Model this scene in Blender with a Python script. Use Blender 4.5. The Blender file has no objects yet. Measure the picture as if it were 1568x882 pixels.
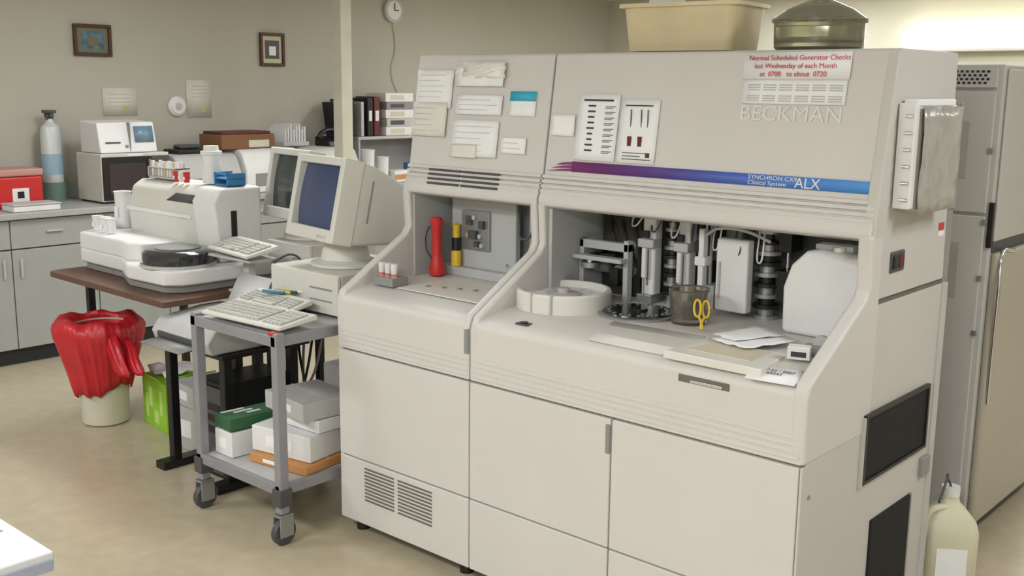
import bpy, bmesh, math, random
from mathutils import Vector, Matrix, Euler
random.seed(4)
sc=bpy.context.scene
try:
    sc.view_settings.view_transform='Standard'
except Exception: pass
# ---------------------------------------------------------------- materials
def s2l(c): return tuple(((v/255)/12.92 if v/255<=.04045 else ((v/255+.055)/1.055)**2.4) for v in c)+(1,)
MC={}
def mat(name,col,rough=.55,metal=0,var=.05,scale=8,bump=0,emit=0,trans=0,alpha=1,coat=0,bscale=300,bdist=.002):
    if name in MC: return MC[name]
    m=bpy.data.materials.new(name);m.use_nodes=True;nt=m.node_tree;b=nt.nodes['Principled BSDF']
    c=s2l(col)
    tc=nt.nodes.new('ShaderNodeTexCoord');no=nt.nodes.new('ShaderNodeTexNoise');no.inputs['Scale'].default_value=scale;no.inputs['Detail'].default_value=4
    nt.links.new(tc.outputs['Object'],no.inputs['Vector'])
    rp=nt.nodes.new('ShaderNodeValToRGB');rp.color_ramp.elements[0].position=.3;rp.color_ramp.elements[1].position=.7
    rp.color_ramp.elements[0].color=tuple(max(0,v*(1-var)) for v in c[:3])+(1,);rp.color_ramp.elements[1].color=tuple(min(1,v*(1+var)) for v in c[:3])+(1,)
    nt.links.new(no.outputs['Fac'],rp.inputs['Fac']);nt.links.new(rp.outputs['Color'],b.inputs['Base Color'])
    b.inputs['Roughness'].default_value=rough;b.inputs['Metallic'].default_value=metal
    if bump:
        bp=nt.nodes.new('ShaderNodeBump');bp.inputs['Strength'].default_value=bump;bp.inputs['Distance'].default_value=bdist
        n2=nt.nodes.new('ShaderNodeTexNoise');n2.inputs['Scale'].default_value=bscale;nt.links.new(tc.outputs['Object'],n2.inputs['Vector'])
        nt.links.new(n2.outputs['Fac'],bp.inputs['Height']);nt.links.new(bp.outputs['Normal'],b.inputs['Normal'])
    if emit:
        b.inputs['Emission Color'].default_value=c;b.inputs['Emission Strength'].default_value=emit
    if trans: b.inputs['Transmission Weight'].default_value=trans
    if alpha<1: b.inputs['Alpha'].default_value=alpha
    if coat: b.inputs['Coat Weight'].default_value=coat
    MC[name]=m;return m
M_body=mat('machine_beige',(205,202,199),.5,var=.02,scale=3,bump=.1)
M_body2=mat('machine_beige_lower',(206,203,199),.5,var=.02,scale=3,bump=.1)
M_side=mat('machine_side',(196,193,189),.55,var=.02,scale=3,bump=.1)
M_emb=mat('embossed_letters',(220,218,215),.5,var=.01)  # whiter than the hood: light on the relief put into the colour
M_deck=mat('deck_cream',(217,215,209),.4,var=.03)
M_white=mat('white_plastic',(224,224,223),.45,var=.03)
M_paper=mat('paper',(236,237,239),.8,var=.02,scale=15)
M_ink=mat('ink',(60,60,65),.8)
M_red=mat('red_ink',(200,40,55),.7)
M_gap=mat('gap_dark',(105,100,94),.7)
M_black=mat('black_plastic',(22,22,24),.4)
M_foam=mat('black_foam',(26,24,24),.9,var=.4,scale=60)
M_dgrey=mat('dark_grey',(74,74,76),.5)
M_rec=mat('recess_shade_grey',(104,104,102),.6)  # darker grey puts the recess shade into the back wall colour
M_grey=mat('mid_grey',(138,138,137),.5)
M_lgrey=mat('light_grey',(184,184,182),.5)
M_inner=mat('inner_grey',(180,182,182),.5,var=.03)
M_cream=mat('crt_beige',(208,207,200),.5,var=.02)
M_cream2=mat('pc_beige',(202,200,191),.5,var=.02)
M_metal=mat('brushed_metal',(165,166,168),.35,metal=.7)
M_cart=mat('cart_grey',(142,142,147),.45,metal=.15)
M_chrome=mat('chrome',(215,215,218),.15,metal=1)
M_brown=mat('table_brown',(98,68,54),.4,var=.15,scale=20)
M_redbag=mat('red_bag',(205,36,48),.4,var=.12,trans=.15,bump=.6,bscale=38,bdist=.004)
M_redp=mat('red_plastic',(196,42,40),.4)
M_yel=mat('yellow_plastic',(222,186,52),.4)
M_lime=mat('lime_card',(146,196,54),.6,var=.12)
M_green=mat('dark_green',(50,95,60),.6)
M_card=mat('cardboard_brown',(125,88,58),.8)
M_orange=mat('manila_pack',(196,140,85),.6)
M_blue=mat('blue_plastic',(60,125,175),.5)
M_cyan=mat('cyan_label',(60,175,205),.6)
M_teal=mat('teal_rubber',(105,135,122),.5)
M_cab=mat('cabinet_greygreen',(158,160,156),.55,var=.02)
M_counter=mat('counter_grey',(168,169,165),.4,var=.06,scale=60)
M_toe=mat('toe_kick',(45,48,52),.6)
M_wood=mat('frame_wood',(75,42,28),.5)
M_screen=mat('crt_screen',(60,72,108),.15,var=.03)
M_screen2=mat('crt_screen_dark',(60,68,70),.15)
M_smoke=mat('smoked_acrylic',(150,142,130),.15,trans=.8)
M_clear=mat('clear_acrylic',(205,200,188),.06,trans=.9)
M_tub=mat('translucent_tub',(240,226,188),.4,trans=.35)
M_glass=mat('olive_glass',(184,184,160),.08,trans=.88)
M_tubel=mat('tube_light',(250,252,255),.5,emit=5)
M_tank=mat('tank_silver',(206,210,210),.35,metal=.1)
M_frid=mat('freezer_grey',(186,184,179),.5,var=.02)
M_tan=mat('tan_bin',(203,197,180),.6)
M_jug=mat('jug_plastic',(222,218,192),.4,trans=.1)
M_dred=mat('dark_red_binder',(95,30,32),.5)
M_foil=mat('grey_vinyl',(172,170,164),.28,metal=.25,var=.08,scale=14,bump=.9,bscale=14,bdist=.015)
# ---------------------------------------------------------------- helpers
def root(name,loc=(0,0,0),rz=0,rx=0):
    e=bpy.data.objects.new(name,None);e.location=loc;e.rotation_euler=(rx,0,math.radians(rz));e.empty_display_size=.1
    bpy.context.collection.objects.link(e);return e
def link(p,name,me,m,bev=0,smooth=False):
    me.materials.append(m);o=bpy.data.objects.new(name,me);bpy.context.collection.objects.link(o)
    if p: o.parent=p
    if smooth:
        for f in me.polygons:f.use_smooth=True
    if bev:
        md=o.modifiers.new('b','BEVEL');md.width=bev;md.segments=3;md.limit_method='ANGLE';md.angle_limit=math.radians(40)
        for f in me.polygons:f.use_smooth=True
        wn=o.modifiers.new('w','WEIGHTED_NORMAL')
    return o
def fin(bm,name):
    bmesh.ops.recalc_face_normals(bm,faces=bm.faces);me=bpy.data.meshes.new(name);bm.to_mesh(me);bm.free();return me
def addbox(bm,x,y,z,mtx=None):
    vs=[bm.verts.new((a,b,c)) for a in x for b in y for c in z]
    for f in ((0,1,3,2),(4,6,7,5),(0,4,5,1),(2,3,7,6),(0,2,6,4),(1,5,7,3)): bm.faces.new([vs[i] for i in f])
    if mtx:
        for v in vs:v.co=mtx@v.co
def box(p,name,x,y,z,m,bev=.004,rot=None):
    bm=bmesh.new()
    mtx=None
    if rot:
        c=Vector(((x[0]+x[1])/2,(y[0]+y[1])/2,(z[0]+z[1])/2));mtx=Matrix.Translation(c)@Euler([math.radians(a) for a in rot]).to_matrix().to_4x4()@Matrix.Translation(-c)
    addbox(bm,x,y,z,mtx);return link(p,name,fin(bm,name),m,bev)
def boxes(p,name,L,m,bev=0):
    bm=bmesh.new()
    for b in L: addbox(bm,b[0],b[1],b[2])
    return link(p,name,fin(bm,name),m,bev)
def prism(p,name,poly,ax,lo,hi,m,bev=.004):
    bm=bmesh.new()
    def P(a,b,t): return (t,a,b) if ax=='x' else ((a,t,b) if ax=='y' else (a,b,t))
    A=[bm.verts.new(P(a,b,lo)) for a,b in poly];B=[bm.verts.new(P(a,b,hi)) for a,b in poly]
    bm.faces.new(A);bm.faces.new(B[::-1]);n=len(poly)
    for i in range(n): bm.faces.new([A[i],A[(i+1)%n],B[(i+1)%n],B[i]])
    return link(p,name,fin(bm,name),m,bev)
def lathe(p,name,c,prof,m,seg=40,ax='z',cap=True):
    bm=bmesh.new();R=[]
    for r,z in prof:
        ring=[]
        for i in range(seg):
            a=2*math.pi*i/seg;u,v=r*math.cos(a),r*math.sin(a)
            q=(u,v,z) if ax=='z' else ((z,u,v) if ax=='x' else (u,z,v))
            ring.append(bm.verts.new((c[0]+q[0],c[1]+q[1],c[2]+q[2])))
        R.append(ring)
    for k in range(len(R)-1):
        for i in range(seg): bm.faces.new([R[k][i],R[k][(i+1)%seg],R[k+1][(i+1)%seg],R[k+1][i]])
    if cap:
        if prof[0][0]>1e-4: bm.faces.new(R[0])
        if prof[-1][0]>1e-4: bm.faces.new(R[-1])
    o=link(p,name,fin(bm,name),m,0,True)
    md=o.modifiers.new('e','EDGE_SPLIT');md.split_angle=math.radians(35)
    return o
def cyl(p,name,c,r,h,m,r2=None,ax='z',seg=32):
    r2=r if r2 is None else r2
    return lathe(p,name,c,[(r,0),(r2,h)],m,seg,ax)
def tube(p,name,pts,r,m,smooth=True):
    cu=bpy.data.curves.new(name,'CURVE');cu.dimensions='3D';cu.bevel_depth=r;cu.bevel_resolution=3
    s=cu.splines.new('BEZIER' if smooth else 'POLY')
    if smooth:
        s.bezier_points.add(len(pts)-1)
        for q,a in zip(s.bezier_points,pts): q.co=a;q.handle_left_type=q.handle_right_type='AUTO'
    else:
        s.points.add(len(pts)-1)
        for q,a in zip(s.points,pts): q.co=(*a,1)
    cu.materials.append(m);o=bpy.data.objects.new(name,cu);bpy.context.collection.objects.link(o);o.parent=p;return o
def sheet(p,name,pts,m,th=.0015,div=0,wob=0):
    bm=bmesh.new();P=[Vector(q) for q in pts];n=div+1
    nrm=(P[1]-P[0]).cross(P[3]-P[0]).normalized()
    g=[]
    for i in range(n+1):
        row=[]
        for j in range(n+1):
            u,v=i/n,j/n
            q=(P[0]*(1-u)+P[1]*u)*(1-v)+(P[3]*(1-u)+P[2]*u)*v
            row.append(bm.verts.new(q+nrm*(random.uniform(0,wob) if wob else 0)))
        g.append(row)
    for i in range(n):
        for j in range(n): bm.faces.new([g[i][j],g[i+1][j],g[i+1][j+1],g[i][j+1]])
    o=link(p,name,fin(bm,name),m,0,True);md=o.modifiers.new('s','SOLIDIFY');md.thickness=th;md.offset=0;return o
def text(p,name,s,loc,rot,size,m,ext=.0005,sx=1,align='LEFT'):
    t=bpy.data.curves.new(name,'FONT');t.body=s;t.size=size;t.extrude=ext;t.align_x=align;t.materials.append(m)
    o=bpy.data.objects.new(name,t);o.location=loc;o.rotation_euler=[math.radians(a) for a in rot];o.scale=(sx,1,1);bpy.context.collection.objects.link(o);o.parent=p;return o
def loft(p,name,secs,m,bev=.008):
    bm=bmesh.new();R=[]
    for y,x0,x1,z0,z1 in secs: R.append([bm.verts.new(q) for q in ((x0,y,z0),(x1,y,z0),(x1,y,z1),(x0,y,z1))])
    bm.faces.new(R[0]);bm.faces.new(R[-1])
    for k in range(len(R)-1):
        for i in range(4): bm.faces.new([R[k][i],R[k][(i+1)%4],R[k+1][(i+1)%4],R[k+1][i]])
    return link(p,name,fin(bm,name),m,bev)
def rloft(p,name,secs,m,q=.3,close=True):
    bm=bmesh.new();R=[]
    for z,a,b_ in secs:
        rr=min(a,b_)*q;ring=[]
        for cx,cy,a0 in ((1,1,0),(-1,1,90),(-1,-1,180),(1,-1,270)):
            for k in range(5):
                t=math.radians(a0+k*22.5);ring.append(bm.verts.new((cx*(a-rr)+rr*math.cos(t),cy*(b_-rr)+rr*math.sin(t),z)))
        R.append(ring)
    for k in range(len(R)-1):
        for i in range(20): bm.faces.new([R[k][i],R[k][(i+1)%20],R[k+1][(i+1)%20],R[k+1][i]])
    bm.faces.new(R[0]);bm.faces.new(R[-1])
    o=link(p,name,fin(bm,name),m,0,True);md=o.modifiers.new('e','EDGE_SPLIT');md.split_angle=math.radians(50);return o
# ---------------------------------------------------------------- camera
C=Vector((1.178,-2.445,1.661));yaw,pit,rol,f=.7278,.1858,.0109,2006.2
fw=Vector((-math.sin(yaw)*math.cos(pit),math.cos(yaw)*math.cos(pit),-math.sin(pit)))
r=Vector((math.cos(yaw),math.sin(yaw),0));u=r.cross(fw)
r2=r*math.cos(rol)+u*math.sin(rol);u2=-r*math.sin(rol)+u*math.cos(rol)
cam=bpy.data.cameras.new('camera');co=bpy.data.objects.new('camera',cam);bpy.context.collection.objects.link(co)
cam.sensor_width=36;cam.lens=f/1920*36;cam.clip_start=.05
mw=Matrix.Identity(4)
for i in range(3):
    mw[i][0]=r2[i];mw[i][1]=u2[i];mw[i][2]=-fw[i];mw[i][3]=C[i]
co.matrix_world=mw;sc.camera=co
# ---------------------------------------------------------------- room
XL,XR,YF,YB,H=-5.7,3.0,-4.5,6.78,2.55
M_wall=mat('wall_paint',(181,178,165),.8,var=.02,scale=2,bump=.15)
M_wallb=mat('wall_back_lit',(202,199,180),.8,var=.02,scale=2)  # back wall tint lightened to cream, lamp glow put into its colour
M_ceil=mat('ceiling_tile',(222,221,217),.9,var=.03,scale=40)
mf=bpy.data.materials.new('vinyl_floor');mf.use_nodes=True;nt=mf.node_tree;b=nt.nodes['Principled BSDF']
tc=nt.nodes.new('ShaderNodeTexCoord');n1=nt.nodes.new('ShaderNodeTexNoise');n1.inputs['Scale'].default_value=14;n1.inputs['Detail'].default_value=3
rp=nt.nodes.new('ShaderNodeValToRGB');rp.color_ramp.elements[0].position=.3;rp.color_ramp.elements[1].position=.7
rp.color_ramp.elements[0].color=s2l((178,166,141));rp.color_ramp.elements[1].color=s2l((189,178,153))
br=nt.nodes.new('ShaderNodeTexBrick');br.offset=0;br.inputs['Color1'].default_value=(1,1,1,1);br.inputs['Color2'].default_value=(.97,.97,.96,1);br.inputs['Mortar'].default_value=(.85,.84,.8,1)
br.inputs['Scale'].default_value=1;br.inputs['Mortar Size'].default_value=.0015;br.inputs['Brick Width'].default_value=.305;br.inputs['Row Height'].default_value=.305
mx2=nt.nodes.new('ShaderNodeMixRGB');mx2.blend_type='MULTIPLY';mx2.inputs[0].default_value=.3
for a in (n1,br): nt.links.new(tc.outputs['Object'],a.inputs['Vector'])
nt.links.new(n1.outputs['Fac'],rp.inputs['Fac'])
nt.links.new(rp.outputs['Color'],mx2.inputs[1]);nt.links.new(br.outputs['Color'],mx2.inputs[2]);nt.links.new(mx2.outputs[0],b.inputs['Base Color'])
b.inputs['Roughness'].default_value=.28
box(None,'floor',(XL-.1,XR+.1),(YF-.1,YB+.1),(-.1,0),mf,0)
box(None,'ceiling',(XL-.1,XR+.1),(YF-.1,YB+.1),(H,H+.1),M_ceil,0)
box(None,'wall_left',(XL-.1,XL),(YF-.1,YB+.1),(0,H),M_wall,0)
box(None,'wall_back',(XL,XR),(YB,YB+.1),(0,H),M_wallb,0)
box(None,'wall_right',(XR,XR+.1),(YF-.1,YB+.1),(0,H),M_wall,0)
box(None,'wall_front',(XL,XR),(YF-.1,YF),(0,H),M_wall,0)
box(None,'baseboard_back',(XL+.7,XR),(YB-.015,YB),(0,.1),M_toe,.002)
def light(x,y,P,s=(1.2,.5),rz=0):
    p=root('ceiling_light',(x,y,H),rz)
    box(p,'diffuser',(-s[0]/2,s[0]/2),(-s[1]/2,s[1]/2),(-.03,-.005),M_tubel,.004)
    boxes(p,'housing',[((-s[0]/2-.03,s[0]/2+.03),(-s[1]/2-.03,-s[1]/2),(-.045,0)),((-s[0]/2-.03,s[0]/2+.03),(s[1]/2,s[1]/2+.03),(-.045,0)),((-s[0]/2-.03,-s[0]/2),(-s[1]/2,s[1]/2),(-.045,0)),((s[0]/2,s[0]/2+.03),(-s[1]/2,s[1]/2),(-.045,0))],M_white)
    L=bpy.data.lights.new('lamp','AREA');L.shape='RECTANGLE';L.size=s[0];L.size_y=s[1];L.energy=P;L.color=(.96,.98,1)
    o=bpy.data.objects.new('lamp',L);o.location=(0,0,-.06);o.parent=p;bpy.context.collection.objects.link(o)
for x,y,P in [(-4,-2.4,40),(-1.4,-2.6,53),(1.2,-3.6,104),(-3.6,.9,27),(1.6,.6,22),(-3.6,4.0,23),(-.8,3.2,22),(1.6,4.4,22),(-3.2,5.9,20),(-.6,5.4,44)]: light(x,y,P)  # strongest one, behind the camera, is added fill to reach the recess
p=root('wall_fluorescent_light',(-1.6,YB,2.06))
box(p,'housing',(-.95,.95),(-.1,0),(-.075,-.03),M_lgrey)
box(p,'diffuser',(-.93,.93),(-.13,-.002),(-.03,.075),mat('strip_glow',(255,252,240),.5,emit=8),.02)
# ---------------------------------------------------------------- analyzer (big machine)
A=root('clinical_chemistry_analyzer')
W=1.183;L=1.857
YP=lambda z:.344+(z-1.262)*.141
def hq(x0,x1,z0,z1,off=.003):
    d=lambda x,z:(x,YP(z)-off,z+off*.14)
    return [d(x0,z0),d(x1,z0),d(x1,z1),d(x0,z1)]
def unit(tag,xa,xb,doors):
    box(A,tag+'_carcass',(xa+.015,xb-.04),(.02,.86),(.07,.86),M_gap,0)
    prism(A,tag+'_apron',[(0,.713),(0,.885),(.004,.901),(.018,.915),(.05,.922),(.14,.94),(.78,.94),(.78,.90),(.04,.88),(.04,.713)],'x',xa+.003,xb-.003,M_body2,.003)
    for d in doors: box(A,tag+'_'+d[0],(d[1]+.0025,d[2]-.0025),(-.002,.03),(d[3]+.0025,d[4]-.0025),M_body2,.004)
    for k in range(4): box(A,tag+'_apron_rib_%d'%k,(xa+.02,xb-.01),(-.0022,.0),(.725+k*.018,.737+k*.018),M_body2,.0015)
    prism(A,tag+'_hood',[(.352,1.256),(.330,1.266),(.327,1.285),(YP(1.345),1.345),(YP(1.765),1.765),(YP(1.772)+.008,1.774),(.85,1.774),(.88,1.50),(.88,1.256)],'x',xa+.003,xb-.003,M_body,.006)
    for k in range(5): 
        z=1.292+k*.0165
        y=YP(z)-.012
        prism(A,tag+'_hood_rib_%d'%k,[(y-.003+.0016*k,z),(y-.0015+.0016*k,z+.011),(y+.03,z+.011),(y+.03,z)],'x',xa+.004,xb-.004,M_body,.0015)
    box(A,tag+'_rear_casing',(xa+.01,xb-.01),(.76,.87),(.88,1.26),M_lgrey)
unit('left_unit',-L,-W,[('door',-L,-W,.302,.709),('lower_panel',-L,-W,.05,.302)])
unit('right_unit',-W,0,[('door_left',-W,-.6035,.302,.709),('door_right',-.6035,-.004,.302,.709),('lower_panel_left',-W,-.6035,.05,.302),('lower_panel_right',-.6035,-.004,.05,.302)])
def cheek(tag,x0,x1,m):
    prism(A,tag,[(.0,.712),(-.004,.885),(.010,.925),(.315,1.105),(.335,1.135),(.325,1.275),(.40,1.275),(.40,.712)],'x',x0,x1,m,.01)
cheek('cheek_left',-L-.004,-L+.035,M_body);cheek('cheek_mid_a',-W-.033,-W-.002,M_body);cheek('cheek_mid_b',-W+.002,-W+.033,M_body);cheek('cheek_right',-.038,.006,M_body)
prism(A,'side_panel_right',[(-.002,.05),(-.002,.708),(.02,.708),(.35,1.08),(.898,1.08),(.898,.05)],'x',-.0035,.004,M_side,.002)
box(A,'side_frame_right',(-.038,-.0035),(.03,.86),(.05,.90),M_side,0)
prism(A,'side_upper_right',[(.345,1.092),(.335,1.27),(.345,1.34),(YP(1.765),1.765),(.43,1.774),(.845,1.774),(.872,1.092)],'x',-.03,.005,M_side,.006)
prism(A,'side_panel_left',[(0.002,.05),(0.002,.87),(.02,.9),(.35,1.08),(.36,1.25),(.87,1.25),(.898,1.08),(.898,.05)],'x',-L-.001,-L+.02,M_side,.004)
box(A,'rear_strip',(.0,.012),(.868,.905),(.05,1.08),M_lgrey,.003)
box(A,'rear_hinge_bar',(-.02,-.001),(.88,.93),(.3,1.3),M_grey,.003)
for x in (-1.8,-1.25,-1.12,-.08):
    for y in (.06,.8): cyl(A,'foot',(x,y,0),.025,.055,M_black)
boxes(A,'base_frame',[((-L+.03,-.03),(.03,.85),(.045,.08))],M_dgrey)
box(A,'door_pull',(-.622,-.606),(-.006,.002),(.60,.69),M_grey,.003)
box(A,'latch',(-1.206,-1.186),(-.004,.004),(.80,.885),M_grey,.003)
Lv=[]
for g,(a,b_) in enumerate([(-1.715,-1.555),(-1.535,-1.36)]):
    for k in range(10): Lv.append(((a,b_),(-.004,.001),(.15+k*.0135,.156+k*.0135)))
boxes(A,'louver_slots',Lv,M_gap)
Lv=[]
for a,b_ in [(-1.73,-1.565),(-1.555,-1.375)]:
    for k in range(4):
        z=1.302+k*.0165
        Lv.append(((a,b_),(YP(z)-.0175+.0016*k,YP(z)-.008),(z,z+.008)))
boxes(A,'hood_vents',Lv,M_dgrey)
ms=bpy.data.materials.new('stripe_gradient');ms.use_nodes=True;nt=ms.node_tree;b=nt.nodes['Principled BSDF']
tc=nt.nodes.new('ShaderNodeTexCoord');sx=nt.nodes.new('ShaderNodeSeparateXYZ');mr=nt.nodes.new('ShaderNodeMapRange');rp=nt.nodes.new('ShaderNodeValToRGB')
mr.inputs[1].default_value=-1.17;mr.inputs[2].default_value=0
nt.links.new(tc.outputs['Object'],sx.inputs[0]);nt.links.new(sx.outputs[0],mr.inputs[0]);nt.links.new(mr.outputs[0],rp.inputs[0]);nt.links.new(rp.outputs[0],b.inputs['Base Color'])
e=rp.color_ramp.elements;e[0].color=s2l((150,60,120));e[1].color=s2l((80,145,215))
for q,c in ((.2,(112,48,118)),(.42,(80,66,142)),(.65,(66,104,190))): k=e.new(q);k.color=s2l(c)
def sq(name,pts,m): return sheet(A,name,[(x,YP(z)-.003,z) for x,z in pts],m,.001)
sq('brand_stripe',[(-1.06,1.385),(-.006,1.385),(-.006,1.419),(-1.06,1.419)],ms)
for k in range(3): sq('stripe_tail_%d'%k,[(-1.17+.02*k,1.383+.011*k),(-1.06,1.3865+.011*k),(-1.06,1.395+.011*k),(-1.10,1.392+.011*k)],ms)
text(A,'stripe_text_1','SYNCHRON CX9',(-.40,YP(1.405)-.005,1.405),(82,0,0),.017,M_white,.0003,1.2)
text(A,'stripe_text_2','Clinical System',(-.40,YP(1.39)-.005,1.389),(82,0,0),.017,M_white,.0003,1.2)
text(A,'stripe_text_3','ALX',(-.25,YP(1.39)-.005,1.388),(82,0,0),.042,M_white,.0006,1)
text(A,'embossed_name','BECKMAN',(-.455,YP(1.573)-.001,1.573),(82,0,0),.062,M_emb,.002,1.12)
def note(n,x0,x1,z0,z1,m=M_paper,w=.004,lines=0,off=.004):
    o=sheet(A,n,hq(x0,x1,z0,z1,off),m,.0012,5,w)
    if lines:
        bm=bmesh.new()
        for k in range(lines):
            z=z1-(z1-z0)*(k+1)/(lines+1);wd=(x1-x0)*random.uniform(.5,.85);xs=x0+(x1-x0)*.08
            addbox(bm,(xs,xs+wd),(YP(z)-off-.0005-w*.9,YP(z)-off-w*.8),(z,z+.0018))
        link(A,n+'_writing',fin(bm,n),M_lgrey)
    return o
M_tape=mat('taped_note',(222,220,212),.7,var=.03)
note('note_a',-1.845,-1.655,1.58,1.72,lines=6);note('note_a2',-1.85,-1.67,1.475,1.60,M_tape,lines=5,off=.007)
note('note_b',-1.64,-1.40,1.66,1.735,w=.012);note('note_b2',-1.60,-1.395,1.69,1.745,M_tape,w=.014,off=.007);note('note_c',-1.63,-1.40,1.56,1.63,lines=3);note('note_d',-1.635,-1.405,1.41,1.54,lines=5);note('note_d2',-1.63,-1.50,1.405,1.45,M_tape,off=.008)
note('note_cyan',-1.365,-1.245,1.56,1.645,w=0,lines=0);sheet(A,'note_cyan_top',hq(-1.365,-1.245,1.612,1.645,.006),M_cyan,.001)
note('note_e',-1.385,-1.27,1.43,1.485,lines=2);note('note_f',-1.165,-1.065,1.50,1.57)
note('chart_a',-1.055,-.89,1.425,1.64,w=0);note('chart_b',-.88,-.735,1.425,1.625,w=0)
B=[]
def inkrect(x0,x1,z0,z1,L_=B): L_.append(((x0,x1),(YP((z0+z1)/2)-.0066,YP((z0+z1)/2)-.004),(z0,z1)))
for k in range(9):
    z=1.60-k*.018; w=random.choice([.02,.03,.025]);inkrect(-1.0-w/2,-1.0+w/2,z,z+.0055)
    inkrect(-.945,-.905,z,z+.002);inkrect(-.945,-.915,z-.005,z-.003)
inkrect(-1.035,-.915,1.618,1.624);inkrect(-.865,-.76,1.605,1.609)
for x in (-.84,-.80,-.775): inkrect(x,x+.0025,1.51,1.595)
inkrect(-.86,-.75,1.437,1.439);inkrect(-.86,-.79,1.447,1.449);inkrect(-.86,-.76,1.457,1.459);inkrect(-.77,-.755,1.445,1.46)
boxes(A,'chart_ink',B,M_ink)
B2=[]
inkrect(-.845,-.83,1.475,1.51,B2);inkrect(-.805,-.79,1.475,1.51,B2);boxes(A,'chart_red',B2,M_dred)
note('calendar_note',-.45,-.13,1.62,1.69,w=0);sheet(A,'schedule_note',hq(-.455,-.125,1.69,1.766,.006),M_paper,.001)
for k,t in enumerate(['Normal Scheduled Generator Checks','last Wednesday of each Month','at  0700   to about  0720']):
    z=1.745-k*.023;text(A,'schedule_text_%d'%k,t,(-.44+.02*k,YP(z)-.009,z),(82,0,0),.020,M_red,.0003,1.02)
B3=[]
for i in range(6):
    for j in range(2):
        x=-.435+i*.051;z=1.628+j*.031
        for q in range(3): inkrect(x,x+.04,z+q*.007,z+q*.007+.003,B3)
boxes(A,'calendar_print',B3,M_lgrey)
boxes(A,'side_vent_foam',[((.004,.010),(.365,.81),(.575,.762))],M_foam)
boxes(A,'side_vent_frame',[((.0,.016),(.352,.366),(.565,.77)),((.0,.016),(.808,.82),(.565,.77)),((.0,.016),(.366,.808),(.565,.575)),((.0,.016),(.366,.808),(.76,.77))],M_black)
box(A,'side_vent_lower',(.0,.012),(.45,.74),(.07,.43),M_foam);
box(A,'side_vent_lower_edge',(.0,.014),(.735,.745),(.07,.435),M_grey)
box(A,'side_vent_clip',(.004,.016),(.343,.351),(.56,.765),M_lgrey,.001)
box(A,'power_switch',(.0,.010),(.45,.545),(1.16,1.22),M_dgrey);box(A,'power_rocker',(.008,.016),(.46,.492),(1.17,1.21),M_black);box(A,'power_rocker_b',(.008,.014),(.505,.535),(1.17,1.21),M_dred)
box(A,'red_sticker',(.002,.007),(.80,.84),(1.25,1.272),M_redp,0)
box(A,'sticker_bar',(.002,.007),(.80,.84),(1.232,1.246),M_paper,0)
box(A,'service_seam',(-.001,.005),(.38,.87),(1.081,1.091),M_gap,0)
box(A,'side_socket',(.0,.02),(.80,.86),(.47,.53),M_grey)
for y,z in ((.02,.3),(.02,.62),(.86,.85)): cyl(A,'side_screw',(.004,y+.02,z),.006,.003,M_metal,ax='x',seg=12)
# ---- recess left unit
zD=.94
box(A,'left_recess_side',(-L+.021,-L+.04),(.35,.76),(zD,1.256),M_inner)
box(A,'left_inner_panel',(-1.765,-1.43),(.50,.53),(zD+.03,1.235),M_inner,.006)
box(A,'left_back_wall',(-1.81,-1.22),(.60,.62),(zD,1.256),M_inner,.002)
box(A,'left_inner_base',(-1.80,-1.26),(.46,.60),(zD,zD+.035),M_inner)
box(A,'steel_plate',(-1.70,-1.555),(.488,.5),(1.045,1.195),M_metal,.003)
boxes(A,'plate_parts',[((-1.65,-1.61),(.47,.49),(1.09,1.12)),((-1.60,-1.575),(.475,.49),(1.13,1.16)),((-1.67,-1.64),(.48,.49),(1.14,1.175)),((-1.62,-1.60),(.47,.49),(1.06,1.08))],M_dgrey)
for i,(x,z) in enumerate([(-1.66,1.10),(-1.60,1.10),(-1.63,1.17),(-1.59,1.065)]): cyl(A,'plate_screw_%d'%i,(x,.48,z),.009,.01,M_lgrey,ax='y',seg=14)
tube(A,'inner_hose',[(-1.38,.46,1.25),(-1.36,.44,1.18),(-1.34,.44,1.12),(-1.30,.47,1.22)],.005,M_dgrey)
box(A,'left_inner_column',(-1.34,-1.25),(.47,.60),(zD,1.25),M_inner,.006)
boxes(A,'sample_holes',[((-1.60+.06*i,-1.585+.06*i),(.20+.02*i,.215+.02*i),(zD,zD+.008)) for i in range(5)],M_grey)
box(A,'left_deck_plate',(-1.66,-1.26),(.12,.40),(zD,zD+.004),M_deck,.001)
cyl(A,'left_panel_lock',(-1.47,.497,1.0),.008,.006,M_chrome,ax='y',seg=16)
# ---- recess right unit
box(A,'recess_left_wall',(-W+.034,-W+.05),(.35,.76),(zD,1.256),M_inner)
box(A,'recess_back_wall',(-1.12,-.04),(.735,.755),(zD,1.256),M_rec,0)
lathe(A,'sample_ring',(-1.035,.30,zD),[(.140,0),(.160,0),(.160,.055),(.155,.062),(.145,.062),(.140,.055),(.140,0)],M_deck,56,cap=False)
boxes(A,'ring_notches',[((-1.045,-1.037),(.137,.144),(zD+.0,zD+.0625)),((-.972,-.965),(.148,.162),(zD,zD+.0625)),((-1.17,-1.16),(.18,.19),(zD,zD+.0625))],M_lgrey)
cyl(A,'sample_ring_plate',(-1.035,.30,zD),.139,.04,M_white)
lathe(A,'sample_hub',(-1.035,.30,zD+.04),[(.06,0),(.06,.004),(.02,.008),(.02,.022),(0,.022)],M_lgrey)
boxes(A,'ring_cup_wells',[((-1.035+.1*math.cos(a)-.006,-1.035+.1*math.cos(a)+.006),(.30+.1*math.sin(a)-.006,.30+.1*math.sin(a)+.006),(zD+.039,zD+.041)) for a in [i*math.pi/6 for i in range(12)]],M_lgrey)
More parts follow.
